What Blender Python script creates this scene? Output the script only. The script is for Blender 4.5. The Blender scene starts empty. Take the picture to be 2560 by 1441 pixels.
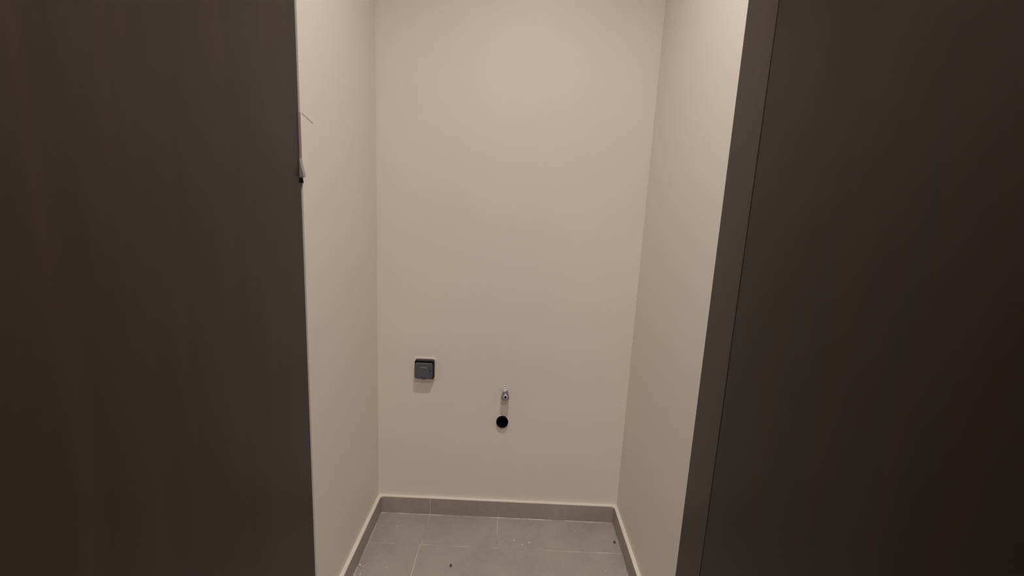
import bpy, bmesh, math, random
from mathutils import Vector, Matrix
random.seed(7)
SC = bpy.context.scene
COL = SC.collection

# ------------------------------------------------------------------ camera
cam_d = bpy.data.cameras.new('camera')
cam = bpy.data.objects.new('camera', cam_d); COL.objects.link(cam)
cam_d.sensor_width = 36.0
cam_d.lens = 36.0 * 1113.6 / 2560.0
cam_d.clip_start = 0.01
rt = Vector((0.99890944, 0.00687055, 0.04618153))
up = Vector((-0.04666978, 0.17590213, 0.98330075))
fw = Vector((0.00136761, 0.98438368, -0.17603094))
cam.matrix_world = Matrix(((rt.x, up.x, -fw.x, 0.01651), (rt.y, up.y, -fw.y, -1.73488),
                           (rt.z, up.z, -fw.z, 1.31948), (0, 0, 0, 1)))
SC.camera = cam

# ------------------------------------------------------------------ world, light, exposure
W_ = bpy.data.worlds.new('world'); SC.world = W_; W_.use_nodes = True
W_.node_tree.nodes['Background'].inputs[0].default_value = (1.0, 0.9, 0.8, 1)
W_.node_tree.nodes['Background'].inputs[1].default_value = 0.0
CEIL = 2.62
LAMP = (0.04, -0.90)
def disk_light(name, x, y, z, power, r, col, spread=2.2):
    d = bpy.data.lights.new(name, 'AREA'); d.shape = 'DISK'; d.size = 2 * r; d.energy = power; d.color = col; d.spread = spread
    o = bpy.data.objects.new(name, d); o.location = (x, y, z); COL.objects.link(o)
    return o
disk_light('downlight_glow', LAMP[0], LAMP[1], CEIL + 0.026, 12.0, 0.055, (1.0, 0.92, 0.86), 2.75)
disk_light('hall_fill', 0.24, -2.20, CEIL + 0.026, 15, 0.055, (1.0, 0.92, 0.86))  # unseen fill lamp, added to even out the light on the back wall
SC.view_settings.view_transform = 'Standard'
SC.view_settings.look = 'None'
SC.view_settings.gamma = 1.0
SC.view_settings.use_curve_mapping = False
SC.view_settings.exposure = 0.19

# ------------------------------------------------------------------ materials
def mat(name, col, rough=0.6, metal=0.0, spec=0.5, emit=None):
    m = bpy.data.materials.new(name); m.use_nodes = True
    b = m.node_tree.nodes['Principled BSDF']
    b.inputs['Base Color'].default_value = (*col, 1); b.inputs['Roughness'].default_value = rough
    b.inputs['Metallic'].default_value = metal; b.inputs['Specular IOR Level'].default_value = spec
    if emit:
        b.inputs['Emission Color'].default_value = (*emit[0], 1); b.inputs['Emission Strength'].default_value = emit[1]
    return m
def node(m, t, **kw):
    n = m.node_tree.nodes.new(t)
    for k, v in kw.items():
        if k in n.inputs: n.inputs[k].default_value = v
        else: setattr(n, k, v)
    return n
def coords(m, scale=(1, 1, 1)):
    t = node(m, 'ShaderNodeTexCoord'); mp = node(m, 'ShaderNodeMapping'); mp.inputs['Scale'].default_value = scale
    m.node_tree.links.new(t.outputs['Object'], mp.inputs[0]); return mp.outputs[0]
def noise_col(m, vec, scale, c1, c2, detail=4, lo=0.35, hi=0.65):
    L = m.node_tree.links
    n = node(m, 'ShaderNodeTexNoise', Scale=scale, Detail=detail); L.new(vec, n.inputs['Vector'])
    r = node(m, 'ShaderNodeValToRGB'); r.color_ramp.elements[0].position = lo; r.color_ramp.elements[1].position = hi
    r.color_ramp.elements[0].color = (*c1, 1); r.color_ramp.elements[1].color = (*c2, 1)
    L.new(n.outputs['Fac'], r.inputs[0]); return r.outputs[0], n
def bump(m, height, strength, dist=0.002):
    b = node(m, 'ShaderNodeBump', Strength=strength, Distance=dist)
    m.node_tree.links.new(height, b.inputs['Height'])
    m.node_tree.links.new(b.outputs[0], m.node_tree.nodes['Principled BSDF'].inputs['Normal'])

def paint(name, c):
    m = mat(name, c, 0.55, spec=0.3)
    v = coords(m)
    o, n = noise_col(m, v, 2.2, tuple(x * 0.985 for x in c), tuple(min(1, x * 1.01) for x in c), 5)
    m.node_tree.links.new(o, m.node_tree.nodes['Principled BSDF'].inputs['Base Color'])
    f = node(m, 'ShaderNodeTexNoise', Scale=70.0, Detail=5.0); m.node_tree.links.new(v, f.inputs['Vector'])
    bump(m, f.outputs['Fac'], 0.12, 0.001)
    return m
M_wall = paint('cream wall paint', (0.83, 0.772, 0.705))
M_ceil = paint('white ceiling paint', (0.80, 0.77, 0.73))

def tile(name, c):
    m = mat(name, c, 0.5, spec=0.35)
    v = coords(m); L = m.node_tree.links
    o, n = noise_col(m, v, 6.0, tuple(x * 0.90 for x in c), tuple(x * 1.09 for x in c), 8, 0.3, 0.7)
    o2, n2 = noise_col(m, v, 60.0, (0.97, 0.97, 0.97), (1.03, 1.03, 1.03), 3)
    mx = node(m, 'ShaderNodeMix', data_type='RGBA', blend_type='MULTIPLY'); mx.inputs[0].default_value = 1
    L.new(o, mx.inputs[6]); L.new(o2, mx.inputs[7])
    L.new(mx.outputs[2], m.node_tree.nodes['Principled BSDF'].inputs['Base Color'])
    bump(m, n.outputs['Fac'], 0.15, 0.002)
    return m
M_tile = tile('grey stoneware tile', (0.405, 0.357, 0.325))
M_skirt = tile('grey stoneware skirting', (0.40, 0.345, 0.31))
M_grout = mat('pale grout', (0.52, 0.46, 0.41), 0.85, spec=0.1)
_o, _n = noise_col(M_grout, coords(M_grout), 9.0, (0.40, 0.35, 0.315), (0.72, 0.64, 0.56), 4, 0.42, 0.62)
M_grout.node_tree.links.new(_o, M_grout.node_tree.nodes['Principled BSDF'].inputs['Base Color'])
M_fill = mat('off white filler', (0.80, 0.74, 0.67), 0.7, spec=0.2)

def veneer(name, c):
    m = mat(name, c, 0.38, spec=0.45)
    L = m.node_tree.links
    v = coords(m, (60, 14, 0.55))
    o, n = noise_col(m, v, 1.6, tuple(x * 0.88 for x in c), (c[0] * 1.14, c[1] * 1.10, c[2] * 1.06), 7, 0.3, 0.7)
    # broad cathedral figure
    v2 = coords(m, (3, 2.2, 0.5))
    w = node(m, 'ShaderNodeTexWave', Scale=1.3, Distortion=7.0, Detail=3.0); w.bands_direction = 'Y'
    L.new(v2, w.inputs['Vector'])
    r = node(m, 'ShaderNodeValToRGB'); r.color_ramp.elements[0].position = 0.86; r.color_ramp.elements[1].position = 1.0
    r.color_ramp.elements[0].color = (0.97, 0.97, 0.97, 1); r.color_ramp.elements[1].color = (1.10, 1.07, 1.04, 1)
    L.new(w.outputs['Fac'], r.inputs[0])
    mx = node(m, 'ShaderNodeMix', data_type='RGBA', blend_type='MULTIPLY'); mx.inputs[0].default_value = 1
    L.new(o, mx.inputs[6]); L.new(r.outputs[0], mx.inputs[7])
    L.new(mx.outputs[2], m.node_tree.nodes['Principled BSDF'].inputs['Base Color'])
    bump(m, n.outputs['Fac'], 0.08, 0.0006)
    return m
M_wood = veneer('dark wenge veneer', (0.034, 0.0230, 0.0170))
M_wood_shaded = veneer('shade darkened red brown veneer', (0.0190, 0.0108, 0.0068))  # redder veneer, base colour also lowered to carry the right door's shade
M_edge = mat('dark edge banding', (0.02, 0.013, 0.011), 0.5)
M_steel = mat('brushed steel', (0.24, 0.20, 0.20), 0.5, 0.2)
M_steel2 = mat('pale steel', (0.40, 0.36, 0.36), 0.45, 0.3)
M_dark = mat('black gap', (0.004, 0.004, 0.005), 0.8, spec=0.1)
M_chrome = mat('chrome', (0.62, 0.62, 0.66), 0.14, 1.0)
M_collar = mat('satin nickel', (0.62, 0.57, 0.55), 0.4, 0.55)
M_body = mat('dull chrome', (0.30, 0.28, 0.30), 0.22, 0.85)
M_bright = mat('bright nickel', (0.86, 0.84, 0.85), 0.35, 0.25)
M_plas = mat('charcoal plastic', (0.098, 0.102, 0.120), 0.34, spec=0.5)
M_plas2 = mat('dark charcoal plastic', (0.022, 0.018, 0.021), 0.42, spec=0.5)
M_mark = mat('worn grey print', (0.23, 0.23, 0.25), 0.5)
M_rubber = mat('black rubber', (0.004, 0.004, 0.0045), 0.7, spec=0.12)
M_rim = mat('pale gasket', (0.88, 0.82, 0.77), 0.5)
M_crumb = mat('white plaster', (0.72, 0.66, 0.58), 0.9)
M_grit = mat('dark grit', (0.085, 0.07, 0.062), 0.7)
M_scr = mat('faint plaster scratch', (0.52, 0.47, 0.40), 0.8)
M_lamp = mat('lamp diffuser', (0.9, 0.9, 0.9), 0.6, emit=((1.0, 0.89, 0.79), 4.0))
M_white = mat('white metal trim', (0.8, 0.8, 0.78), 0.4)

# ------------------------------------------------------------------ mesh helpers
def link(name, bm, m, parent=None, smooth=False, bevel=0, segs=2):
    me = bpy.data.meshes.new(name); bmesh.ops.recalc_face_normals(bm, faces=bm.faces[:]); bm.to_mesh(me); bm.free()
    if smooth:
        for p in me.polygons: p.use_smooth = True
    for mm in (m if isinstance(m, (list, tuple)) else [m]): me.materials.append(mm)
    o = bpy.data.objects.new(name, me); COL.objects.link(o)
    if parent: o.parent = parent
    if bevel:
        b = o.modifiers.new('bevel', 'BEVEL'); b.width = bevel; b.segments = segs; b.limit_method = 'ANGLE'; b.angle_limit = 0.6
        for p in me.polygons: p.use_smooth = True
        wn = o.modifiers.new('wn', 'WEIGHTED_NORMAL'); wn.keep_sharp = True
    return o
def box(bm, a, b, mi=0):
    x0, y0, z0 = a; x1, y1, z1 = b
    v = [bm.verts.new(p) for p in ((x0,y0,z0),(x1,y0,z0),(x1,y1,z0),(x0,y1,z0),(x0,y0,z1),(x1,y0,z1),(x1,y1,z1),(x0,y1,z1))]
    for f in ((0,1,2,3),(4,5,6,7),(0,1,5,4),(1,2,6,5),(2,3,7,6),(3,0,4,7)):
        bm.faces.new([v[i] for i in f]).material_index = mi
    return v
def prism(bm, prof, axis, a, b, mi=0):
    """prof: 2-D outline, extruded along axis from a to b"""
    def P(p, t):
        return {'x': (t, p[0], p[1]), 'y': (p[0], t, p[1]), 'z': (p[0], p[1], t)}[axis]
    lo = [bm.verts.new(P(p, a)) for p in prof]; hi = [bm.verts.new(P(p, b)) for p in prof]
    n = len(prof)
    bm.faces.new(lo).material_index = mi; bm.faces.new(hi).material_index = mi
    for i in range(n): bm.faces.new((lo[i], lo[(i+1)%n], hi[(i+1)%n], hi[i])).material_index = mi
def rrect(x0, z0, x1, z1, r, n=6):
    o = []
    for cx, cz, a0 in ((x1-r, z1-r, 0), (x0+r, z1-r, 90), (x0+r, z0+r, 180), (x1-r, z0+r, 270)):
        for i in range(n+1):
            a = math.radians(a0 + 90*i/n); o.append((cx + r*math.cos(a), cz + r*math.sin(a)))
    return o
def lathe(bm, prof, c, d, n=40, mi=0, wobble=0.0):
    """prof: (radius, distance) pairs about axis d through c"""
    d = Vector(d).normalized(); a = d.orthogonal().normalized(); b = d.cross(a); c = Vector(c)
    wob = [1 + wobble*random.uniform(-1, 1) for _ in range(n)]
    rings = []
    for r, t in prof:
        rings.append([bm.verts.new(c + d*t + (a*math.cos(2*math.pi*i/n) + b*math.sin(2*math.pi*i/n))*r*wob[i]) for i in range(n)] if r > 1e-6
                     else [bm.verts.new(c + d*t)])
    for p, q in zip(rings, rings[1:]):
        for i in range(n):
            j = (i+1) % n
            if len(p) == 1 and len(q) == 1: continue
            if len(p) == 1: f = (p[0], q[j], q[i])
            elif len(q) == 1: f = (p[i], p[j], q[0])
            else: f = (p[i], p[j], q[j], q[i])
            bm.faces.new(f).material_index = mi
def empty(name, loc):
    o = bpy.data.objects.new(name, None); o.location = loc; o.empty_display_size = 0.05; COL.objects.link(o); return o
def part(name, bm, m, root, **kw):
    """parts are modelled in world metres, then hung on their thing"""
    bmesh.ops.translate(bm, verts=bm.verts[:], vec=-Vector(root.location)) if root.type == 'EMPTY' else None
    return link(name, bm, m, root, **kw)
def tag(o, label, cat=None, group=None, kind=None):
    o['label'] = label
    if cat: o['category'] = cat
    if group: o['group'] = group
    if kind: o['kind'] = kind
    return o
def struct(o, label, cat): return tag(o, label, cat, kind='structure')
B = bmesh.new

# ------------------------------------------------------------------ room shell
HW = 0.515                   # half width of the niche
YL, YR = -0.600, -0.640      # front ends of its two side walls
HX, HY = 1.70, -3.00         # the passage in front of it
PX, PZ, PR = 0.0045, 0.442, 0.0245      # drain pipe

# back wall with a real hole where the drain pipe comes out
bm = B()
x0, x1, z0, z1 = -HW-0.10, HW+0.10, -0.02, CEIL+0.02
N = 48; inner = []; outer = []; deep = []
for i in range(N):
    a = 2*math.pi*i/N + math.pi/N; c, s = math.cos(a), math.sin(a)
    inner.append(bm.verts.new((PX + 0.0250*c, 0, PZ + 0.0250*s))); deep.append(bm.verts.new((PX + 0.0250*c, 0.10, PZ + 0.0250*s)))
    t = min(0.2/abs(c) if abs(c) > 1e-6 else 9, 0.2/abs(s) if abs(s) > 1e-6 else 9)
    outer.append(bm.verts.new((PX + t*c, 0, PZ + t*s)))
for i in range(N):
    j = (i+1) % N
    bm.faces.new((inner[i], inner[j], outer[j], outer[i])); bm.faces.new((inner[i], inner[j], deep[j], deep[i]))
bm.faces.new(deep)
def q(xa, za, xb, zb): bm.faces.new([bm.verts.new(p) for p in ((xa,0,za),(xb,0,za),(xb,0,zb),(xa,0,zb))])
# corner triangles of the patch are closed by tiny fans
for sx, sz in ((1,1),(-1,1),(-1,-1),(1,-1)):
    cv = bm.verts.new((PX+0.2*sx, 0, PZ+0.2*sz))
    aa = sorted(outer, key=lambda v: (v.co - cv.co).length)[:2]
    bm.faces.new((cv, aa[0], aa[1]))
q(x0, z0, x1, PZ-0.2); q(x0, PZ+0.2, x1, z1); q(x0, PZ-0.2, PX-0.2, PZ+0.2); q(PX+0.2, PZ-0.2, x1, PZ+0.2)
b2 = [(x0,0.12,z0),(x1,0.12,z0),(x1,0.12,z1),(x0,0.12,z1)]; f2 = [(x0,0,z0),(x1,0,z0),(x1,0,z1),(x0,0,z1)]
vb = [bm.verts.new(p) for p in b2]; vf = [bm.verts.new(p) for p in f2]
bm.faces.new(vb)
for i in range(4): bm.faces.new((vf[i], vf[(i+1)%4], vb[(i+1)%4], vb[i]))
bmesh.ops.remove_doubles(bm, verts=bm.verts[:], dist=1e-5)
struct(link('wall_back', bm, M_wall), 'cream painted back wall of the niche, with the socket, tap and drain pipe', 'wall')

bm = B(); box(bm, (-HX, YL, -0.02), (-HW, 0.0, CEIL+0.02))
wl = struct(link('wall_left', bm, M_wall), 'cream side wall of the niche beside the left dark door', 'wall')
bm = B(); box(bm, (HW, YR, -0.02), (HX, 0.0, CEIL+0.02))
struct(link('wall_right', bm, M_wall), 'cream side wall of the niche beside the right dark door', 'wall')
# thin pencil-like scratch on the left wall
bm = B()
pts = [(-0.593, 1.5235), (-0.578, 1.5215), (-0.562, 1.5170), (-0.548, 1.5150), (-0.532, 1.5110)]
for (ya, za), (yb, zb) in zip(pts, pts[1:]): prism(bm, [(ya, za), (yb, zb), (yb, zb+0.0016), (ya, za+0.0016)], 'x', -HW-0.001, -HW+0.0006)
o = link('wall_scratch', bm, M_scr, wl); o['label'] = 'thin grey slanting scratch'

bm = B(); box(bm, (-HX-0.1, HY-0.1, -0.02), (-HX, YL, CEIL+0.02))
struct(link('wall_hall_left', bm, M_wall), 'cream wall at the far left of the passage', 'wall')
bm = B(); box(bm, (HX, HY-0.1, -0.02), (HX+0.1, YR, CEIL+0.02))
struct(link('wall_hall_right', bm, M_wall), 'cream wall at the far right of the passage', 'wall')
bm = B(); box(bm, (-HX, HY-0.1, -0.02), (HX, HY, CEIL+0.02))
struct(link('wall_front', bm, M_wall), 'cream passage wall behind the camera, facing the niche', 'wall')

# ceiling with two round cut-outs, for the downlight and the added fill lamp
bm = B()
cuts = [(LAMP[0], LAMP[1]), (0.24, -2.20)]
RC = 0.062
def ceil_rect(xa, ya, xb, yb):
    bm.faces.new([bm.verts.new(p) for p in ((xa,ya,CEIL),(xb,ya,CEIL),(xb,yb,CEIL),(xa,yb,CEIL))])
ceil_rect(-HX-.1, HY-.1, HX+.1, cuts[1][1]-.2); ceil_rect(-HX-.1, cuts[1][1]+.2, HX+.1, LAMP[1]-0.2); ceil_rect(-HX-.1, LAMP[1]+0.2, HX+.1, 0.12)
for cx, cy in cuts:
    ceil_rect(-HX-.1, cy-.2, cx-.2, cy+.2); ceil_rect(cx+.2, cy-.2, HX+.1, cy+.2)
    I, O = [], []
    for i in range(32):
        a = 2*math.pi*i/32 + math.pi/4; c, s = math.cos(a), math.sin(a); t = 0.2/max(abs(c), abs(s))
        I.append(bm.verts.new((cx+RC*c, cy+RC*s, CEIL))); O.append(bm.verts.new((cx+t*c, cy+t*s, CEIL)))
    for i in range(32): bm.faces.new((I[i], I[(i+1)%32], O[(i+1)%32], O[i]))
bm.faces.new([bm.verts.new(p) for p in ((-HX-.1,HY-.1,CEIL+.1),(HX+.1,HY-.1,CEIL+.1),(HX+.1,.12,CEIL+.1),(-HX-.1,.12,CEIL+.1))])
struct(link('ceiling', bm, M_ceil), 'white ceiling over the niche and the passage', 'ceiling')

# recessed downlight by the niche, then the unseen fill lamp added behind it
for k, (cx, cy) in enumerate(cuts):
    r = empty('downlight', (cx, cy, CEIL))
    tag(r, ['round recessed white ceiling downlight just in front of the niche', 'round recessed white ceiling fill lamp added out of view, further back in the passage'][k], 'ceiling light', 'recessed downlights')
    bm = B(); lathe(bm, [(0.075, -0.003), (0.060, -0.003), (0.058, 0.040), (0.062, 0.040), (0.0615, 0.0), (0.075, 0.0), (0.075, -0.003)], (cx, cy, CEIL), (0,0,1))
    part('lamp_ring', bm, M_white, r, smooth=False)
    bm = B(); lathe(bm, [(0, 0.030), (0.0575, 0.030), (0.0575, 0.036), (0, 0.036)], (cx, cy, CEIL), (0,0,1))
    part('diffuser', bm, M_lamp, r)

# floor: every tile bevelled over a grout bed, laid in the offset rows of the photograph
T = 0.2945; G = 0.0028
bm = B(); box(bm, (-HX, HY, -0.04), (HX, 0.0, -0.0012), 1)
def ftile(xa, ya, xb, yb):
    xa, xb, ya, yb = xa+G/2, xb-G/2, ya+G/2, yb-G/2
    if xb-xa < 0.01 or yb-ya < 0.01: return
    c = 0.0009
    lo = [bm.verts.new(p) for p in ((xa,ya,-0.010),(xb,ya,-0.010),(xb,yb,-0.010),(xa,yb,-0.010))]
    md = [bm.verts.new(p) for p in ((xa,ya,-c),(xb,ya,-c),(xb,yb,-c),(xa,yb,-c))]
    hi = [bm.verts.new(p) for p in ((xa+c,ya+c,0),(xb-c,ya+c,0),(xb-c,yb-c,0),(xa+c,yb-c,0))]
    for u, v in ((lo, md), (md, hi)):
        for i in range(4): bm.faces.new((u[i], u[(i+1)%4], v[(i+1)%4], v[i]))
    bm.faces.new(hi)
rows = [0.0, -0.187] + [-0.187 - 2*T*k for k in range(1, 6)]
for k in range(len(rows)-1):
    yb, ya = rows[k], max(rows[k+1], HY)
    if k == 0: xs = [-HX, -1.472, -0.883, -0.2905, 0.0045, 0.5935, 1.1825, HX]
    else: xs = [-HX, -1.472, -0.883, -0.2965, 0.2925, 0.8815, 1.4705, HX] if k % 2 else [-HX, -1.18, -0.589, 0.002, 0.591, 1.18, HX]
    if k == 1: xs = [-HX, -1.472, -0.883, -0.2965, 0.5935, 1.1825, HX]
    for xa, xb in zip(xs, xs[1:]): ftile(xa, ya, xb, yb)
struct(link('floor', bm, [M_tile, M_grout]), 'grey stoneware tiled floor with thin pale grout lines', 'floor')

# skirting: tile slips with grout joints, off-white filler along the top, grout bead at the floor
SH, ST = 0.0793, 0.0148
def skirt(name, axis, side, a, b, joints, label):
    root = empty(name, {'x': ((a+b)/2, 0, 0), 'y': (side*HW, (a+b)/2, 0)}[axis]); struct(root, label, 'baseboard')
    def slab(bm, s, e, t0, t1, z0, z1, mi=0):
        if axis == 'x': box(bm, (s, -t1, z0), (e, -t0, z1), mi)
        else:
            xa, xb = sorted((side*(HW-t1), side*(HW-t0))); box(bm, (xa, s, z0), (xb, e, z1), mi)
    bm = B(); cutp = [a] + joints + [b]
    for s, e in zip(cutp, cutp[1:]): slab(bm, s+0.0012, e-0.0012, 0.001, ST, 0.002, SH-0.0022)
    part('skirting_tiles', bm, M_skirt, root, bevel=0.0008, segs=1)
    bm = B()
    for j in joints: slab(bm, j-0.0012, j+0.0012, 0.001, ST-0.0007, 0.002, SH-0.0022)
    # bead where tile meets floor
    if axis == 'x': prism(bm, [(-ST-0.0022, 0.0), (-ST, 0.0028), (-0.002, 0.0028), (-0.002, 0.0)], 'x', a, b)
    else:
        prism(bm, [(side*(HW-ST-0.0022), 0.0), (side*(HW-ST), 0.0028), (side*(HW-0.002), 0.0028), (side*(HW-0.002), 0.0)], 'y', a, b)
    o = part('grout_joint', bm, M_grout, root); o['label'] = 'pale grout in the joints and at the floor'
    # filler: uneven little fillet on the ledge
    bm = B(); n = max(8, int((b-a)/0.02)); sec = []
    for i in range(n+1):
        t = a + (b-a)*i/n; wv = random.uniform(-0.0006, 0.0006)
        if axis == 'x': P = [(t, -0.0005, SH-0.0022), (t, -ST+0.0006+wv, SH-0.0022), (t, -ST+0.0012+wv, SH-0.0002), (t, -0.0005, SH+0.0012+wv)]
        else: P = [(side*(HW-0.0005), t, SH-0.0022), (side*(HW-ST+0.0006+wv), t, SH-0.0022), (side*(HW-ST+0.0012+wv), t, SH-0.0002), (side*(HW-0.0005), t, SH+0.0012+wv)]
        sec.append([bm.verts.new(p) for p in P])
    for u, v in zip(sec, sec[1:]):
        for i in range(4): bm.faces.new((u[i], u[(i+1)%4], v[(i+1)%4], v[i]))
    bm.faces.new(sec[0]); bm.faces.new(sec[-1])
    o = part('filler_line', bm, M_fill, root); o['label'] = 'off-white filler line along the top'
    return root
rb = skirt('baseboard_back', 'x', 0, -HW+0.001, HW-0.001, [-0.2884, 0.0061, 0.2962], 'grey tile skirting along the back wall with pale joints')
skirt('baseboard_left', 'y', -1, YL+0.004, -ST-0.0015, [-0.31], 'grey tile skirting along the left niche wall')
skirt('baseboard_right', 'y', 1, YR+0.004, -ST-0.0015, [-0.33], 'grey tile skirting along the right niche wall')
# dabs of filler rounding the two top corners
bm = B()
for s in (-1, 1):
    c = (s*(HW-ST), -ST)
    arc = [(c[0]-s*0.010*(1-math.sin(t)), c[1]-0.010*(1-math.cos(t))) for t in [math.pi/2*i/6 for i in range(7)]]
    prism(bm, [(s*(HW-0.001), -0.001)] + [(s*(HW-0.001), c[1]-0.010)] + [(c[0], c[1]-0.010)] + arc[::-1][1:-1] + [(c[0]-s*0.010, c[1])] + [(c[0]-s*0.010, -0.001)], 'z', SH-0.006, SH+0.0006)
o = part('filler_corner', bm, M_fill, rb); o['label'] = 'off-white filler dabs in the two corners'

# ------------------------------------------------------------------ doors standing open
DH = CEIL - 0.006
def door(name, label, xin, side, y0, y1, m, swing):
    # pivots about the corner nearest the niche
    r = empty(name, (xin, y0, 0)); struct(r, label, 'door'); r.rotation_euler[2] = side*math.radians(swing)
    bm = B(); xa, xb = sorted((xin, xin + side*0.038)); box(bm, (xa, y1, 0.006), (xb, y0, DH))
    part('door_leaf', bm, m, r, bevel=0.0015)
    bm = B(); xa, xb = sorted((xin + side*0.002, xin + side*0.036)); box(bm, (xa, y0-0.0005, 0.008), (xb, y0+0.0003, DH-0.002))
    part('edge_band', bm, M_edge, r)
    return r
d1 = door('door_1', 'left dark brown veneered door standing open, steel latch on its edge', -HW-0.0008, -1, YL-0.0065, -1.42, M_wood, 3)
# latch: long thin striker plate, with a bevelled bolt near its lower end
ye = YL - 0.0035
bm = B(); prism(bm, rrect(ye+0.0002, 1.372, ye+0.0185, 1.528, 0.004) if False else [(-HW-0.006, 1.375), (-HW+0.0002, 1.375), (-HW+0.0006, 1.405), (-HW+0.0012, 1.45), (-HW+0.0010, 1.525), (-HW-0.006, 1.525)], 'y', ye-0.0085, ye+0.0018)
o = part('latch_plate', bm, M_steel, d1, bevel=0.0004); o['label'] = 'long thin steel latch plate'
bm = B(); prism(bm, [(-HW-0.006, 1.3685), (-HW+0.0085, 1.3720), (-HW+0.0090, 1.3765), (-HW+0.0045, 1.395), (-HW+0.0006, 1.417), (-HW-0.006, 1.417)], 'y', ye-0.009, ye+0.0022)
o = part('latch_bolt', bm, M_steel2, d1, bevel=0.0006); o['label'] = 'bevelled steel bolt sticking out'
bm = B(); prism(bm, [(-HW-0.006, 1.3575), (-HW+0.0030, 1.3575), (-HW+0.0030, 1.3625), (-HW+0.0022, 1.3630), (-HW+0.0022, 1.3690), (-HW-0.006, 1.3690)], 'y', ye-0.008, ye+0.0016)
o = part('latch_keeper', bm, M_dark, d1); o['label'] = 'small black stepped piece under the bolt'

JB = 0.130
bm = B(); box(bm, (HW, YR-JB, 0.0), (HW+0.006, YR-0.0005, DH+0.006))
struct(link('trim_1', bm, M_wood, bevel=0.001), 'dark brown jamb strip between right niche wall and right door', 'door jamb')
d2 = door('door_2', 'right red-brown veneered door standing open, its colour darkened for shade', HW+0.0005, 1, YR-JB-0.0014, -1.50, M_wood_shaded, 5)

# ------------------------------------------------------------------ wall socket
r = empty('wall_socket', (-0.3205, 0.0, 0.622)); tag(r, 'square charcoal wall socket with closed splash cover on the back wall', 'socket')
bm = B(); prism(bm, rrect(-0.3628, 0.6135, -0.2752, 0.7050, 0.010), 'y', -0.0042, 0.0)
o = part('gasket', bm, M_rim, r, bevel=0.0006); o['label'] = 'pale rim against the wall'
bm = B(); prism(bm, rrect(-0.3600, 0.6195, -0.2805, 0.7000, 0.009), 'y', -0.0200, -0.0022)
part('socket_frame', bm, M_plas2, r, bevel=0.002, segs=3)
bm = B(); prism(bm, rrect(-0.3560, 0.626, -0.2850, 0.6955, 0.006), 'y', -0.0215, -0.0200)
part('shadow_gap', bm, M_dark, r)
bm = B()
prism(bm, rrect(-0.3560, 0.6245, -0.2855, 0.6915, 0.007), 'y', -0.0330, -0.0215)
cv = part('splash_cover', bm, M_plas, r, bevel=0.0035, segs=4)
bm = B(); prism(bm, rrect(-0.3460, 0.6330, -0.2955, 0.6800, 0.005), 'y', -0.0342, -0.0330)
bmesh.ops.translate(bm, verts=bm.verts[:], vec=-Vector(r.location))
o = link('cover_panel', bm, M_plas, cv, bevel=0.0006)
bm = B(); prism(bm, rrect(-0.3345, 0.6715, -0.3055, 0.6765, 0.0022), 'y', -0.0346, -0.0341)
bmesh.ops.translate(bm, verts=bm.verts[:], vec=-Vector(r.location))
o = link('embossed_mark', bm, M_mark, cv); o['label'] = 'small worn grey mark'
bm = B(); lathe(bm, [(0, 0), (0.0016, 0), (0.0016, 0.0008), (0, 0.0008)], (-0.2935, -0.0329, 0.6600), (0,-1,0), 16)
bmesh.ops.translate(bm, verts=bm.verts[:], vec=-Vector(r.location))
link('rivet', bm, M_dark, cv)
bm = B(); box(bm, (-0.329, -0.0325, 0.6228), (-0.312, -0.024, 0.6255))
bmesh.ops.translate(bm, verts=bm.verts[:], vec=-Vector(r.location))
link('finger_tab', bm, M_plas2, cv, bevel=0.001)

# ------------------------------------------------------------------ angle valve (water tap)
TX = 0.0110
r = empty('water_tap', (TX, 0.0, 0.570)); tag(r, 'small chrome water tap without handle, above the drain pipe', 'tap')
bm = B(); lathe(bm, [(0, 0.0), (0.0085, 0.0), (0.0085, 0.003), (0.0065, 0.004), (0.0065, 0.020), (0, 0.020)], (TX, 0.0, 0.569), (0,-1,0), 24)
part('wall_stub', bm, M_chrome, r, smooth=False)
bm = B()   # body: four-sided, widening downwards
def ring(z, hx, ya, yb, r_):
    return [bm.verts.new((TX + p[0], p[1], z)) for p in rrect(-hx, ya, hx, yb, r_, 3)]
def hexring(z, hx, ya, yb):
    ym = ya + (yb-ya)*0.45
    return [bm.verts.new((TX + 0.0008 + px, py, z)) for px, py in ((-hx, ym), (-hx*0.68, ya), (hx*0.62, ya), (hx, ym), (hx, yb), (-hx, yb))]
R_ = [hexring(0.5525, 0.0166, -0.0400, -0.0130), hexring(0.5545, 0.0170, -0.0402, -0.0128), hexring(0.5885, 0.0085, -0.0340, -0.0160)]
for u, v in zip(R_, R_[1:]):
    n = len(u)
    for i in range(n): bm.faces.new((u[i], u[(i+1)%n], v[(i+1)%n], v[i]))
bm.faces.new(R_[0]); bm.faces.new(R_[-1])
part('valve_body', bm, M_body, r)
NX, NY = TX-0.0015, -0.0250
bm = B(); lathe(bm, [(0.0, 0.004), (0.0060, 0.004), (0.0064, 0.0190), (0.0080, 0.0205), (0.0095, 0.0190), (0.0095, 0.0135), (0.0086, 0.0125), (0.0086, 0.0095), (0.0097, 0.0085), (0.0097, 0.0), (0, 0.0)], (NX, NY, 0.5865), (0,0,1), 32)
o = part('outlet_neck', bm, M_bright, r, smooth=False); o['label'] = 'pale round outlet pointing up'
bm = B(); lathe(bm, [(0, 0.0), (0.0062, 0.0), (0.0062, 0.0008), (0, 0.0008)], (NX, NY, 0.6035), (0,0,1), 24)
part('outlet_opening', bm, M_dark, r)
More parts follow.
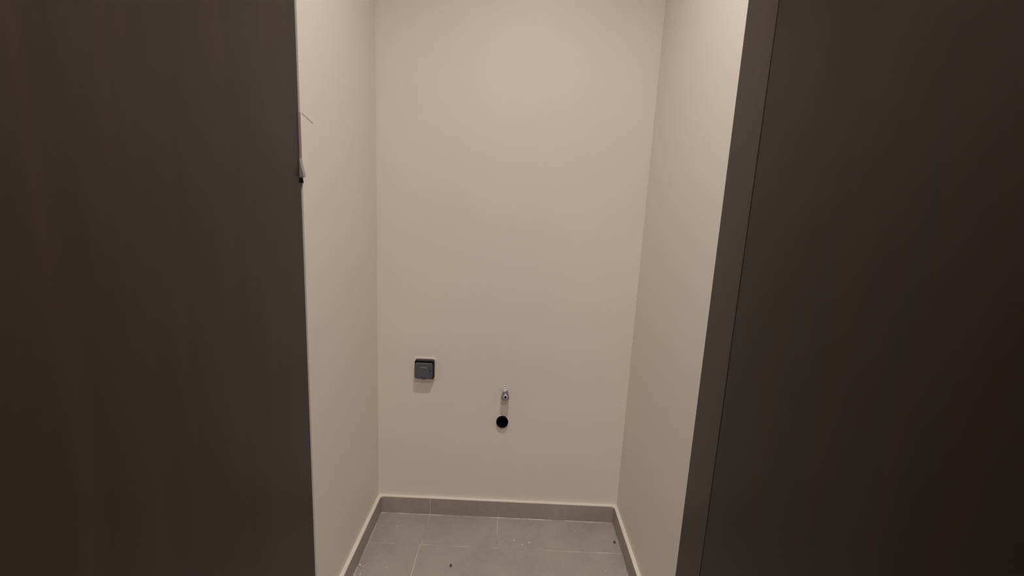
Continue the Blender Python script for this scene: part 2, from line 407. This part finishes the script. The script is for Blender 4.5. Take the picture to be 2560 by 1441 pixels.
# teardrop nose: a ring drawn out to a point above
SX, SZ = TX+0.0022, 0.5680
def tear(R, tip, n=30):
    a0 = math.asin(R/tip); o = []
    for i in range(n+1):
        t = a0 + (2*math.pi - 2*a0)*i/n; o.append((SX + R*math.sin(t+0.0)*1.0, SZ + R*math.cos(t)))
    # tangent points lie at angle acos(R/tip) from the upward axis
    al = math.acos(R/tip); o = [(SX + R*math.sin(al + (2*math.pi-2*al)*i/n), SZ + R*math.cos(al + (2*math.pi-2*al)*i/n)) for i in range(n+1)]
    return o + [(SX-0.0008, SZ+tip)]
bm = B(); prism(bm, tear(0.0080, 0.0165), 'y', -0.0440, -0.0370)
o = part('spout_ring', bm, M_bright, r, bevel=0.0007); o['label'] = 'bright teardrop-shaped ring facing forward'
bm = B(); lathe(bm, [(0, 0.0), (0.0052, 0.0), (0.0052, 0.0012), (0, 0.0012)], (SX, -0.0433, SZ), (0,-1,0), 24)
part('spout_opening', bm, M_dark, r)

# ------------------------------------------------------------------ drain pipe
r = empty('drain_pipe', (PX, 0.0, PZ)); tag(r, 'round black open drain pipe end low on the back wall', 'pipe')
bm = B(); lathe(bm, [(0.0228, 0.092), (PR, 0.092), (PR, -0.0105), (0.0242, -0.0125), (0.0234, -0.0125), (0.0228, -0.0115), (0.0228, 0.092)], (PX, 0, PZ), (0,1,0), 40, wobble=0.004)
part('pipe_end', bm, M_rubber, r, smooth=True)
bm = B(); lathe(bm, [(0, 0.086), (0.0231, 0.086), (0.0231, 0.090), (0, 0.090)], (PX, 0, PZ), (0,1,0), 32)
part('pipe_inside', bm, M_dark, r)
bm = B(); lathe(bm, [(0.0247, 0.004), (0.0275, 0.0), (0.0270, -0.0012), (0.0247, -0.0018), (0.0247, 0.004)], (PX, 0, PZ), (0,1,0), 40, wobble=0.03)
o = part('plaster_rim', bm, M_rim, r, smooth=True); o['label'] = 'thin pale rim around the pipe'

# ------------------------------------------------------------------ bits on the floor
def bit_bm(sx, sy, sz, seed):
    rnd = random.Random(seed); b = B(); bmesh.ops.create_icosphere(b, subdivisions=2, radius=1)
    for v in b.verts:
        k = 1 + rnd.uniform(-0.18, 0.18); v.co = Vector((v.co.x*sx*k, v.co.y*sy*k, (max(v.co.z, -0.55)+0.55)*sz*k))
    zm = min(v.co.z for v in b.verts)
    for v in b.verts: v.co.z -= zm
    return b
crumbs = [
 (0.0747, -0.1466, 0.0036, 'white plaster crumb, leftmost of the small cluster mid floor'),
 (0.1066, -0.1663, 0.0033, 'white plaster crumb, middle and nearest of the mid-floor cluster'),
 (0.1341, -0.1560, 0.0042, 'white plaster crumb, largest and rightmost of the mid-floor cluster'),
 (0.0906, -0.1705, 0.0020, 'faint tiny plaster crumb between two brighter ones mid floor'),
 (-0.4925, -0.3041, 0.0042, 'white plaster crumb touching the left skirting'),
 (-0.4788, -0.3098, 0.0022, 'tiny plaster crumb just right of one at the left skirting'),
 (-0.3940, -0.3086, 0.0026, 'small white plaster crumb on the front left tile'),
 (-0.4774, -0.3442, 0.0032, 'white plaster crumb at the bottom left near the frame edge'),
 (0.4176, -0.2806, 0.0024, 'small pale plaster crumb at the front right of the floor'),
 (-0.4085, -0.0944, 0.0026, 'faint pale plaster crumb on the back left tile'),
 (0.3296, -0.0748, 0.0022, 'faint pale plaster crumb on the back right tile'),
]
for i, (x, y, s, lab) in enumerate(crumbs):
    o = link('plaster_crumb', bit_bm(s, s*1.1, s*0.8, i), M_crumb); o.location = (x, y, 0); o.rotation_euler[2] = i*1.3
    tag(o, lab, 'crumb', 'plaster crumbs on the floor')
o = link('grit_pebble', bit_bm(0.0042, 0.0068, 0.0040, 50), M_grit); o.location = (-0.1606, -0.2870, 0)
tag(o, 'dark pebble of grit on the front middle tile', 'pebble', 'dark grit on the floor')
o = link('grit_pebble', bit_bm(0.0046, 0.0060, 0.0036, 51), M_grit); o.location = (0.4839, -0.1300, 0)
tag(o, 'dark pebble of grit next to the right skirting', 'pebble', 'dark grit on the floor')
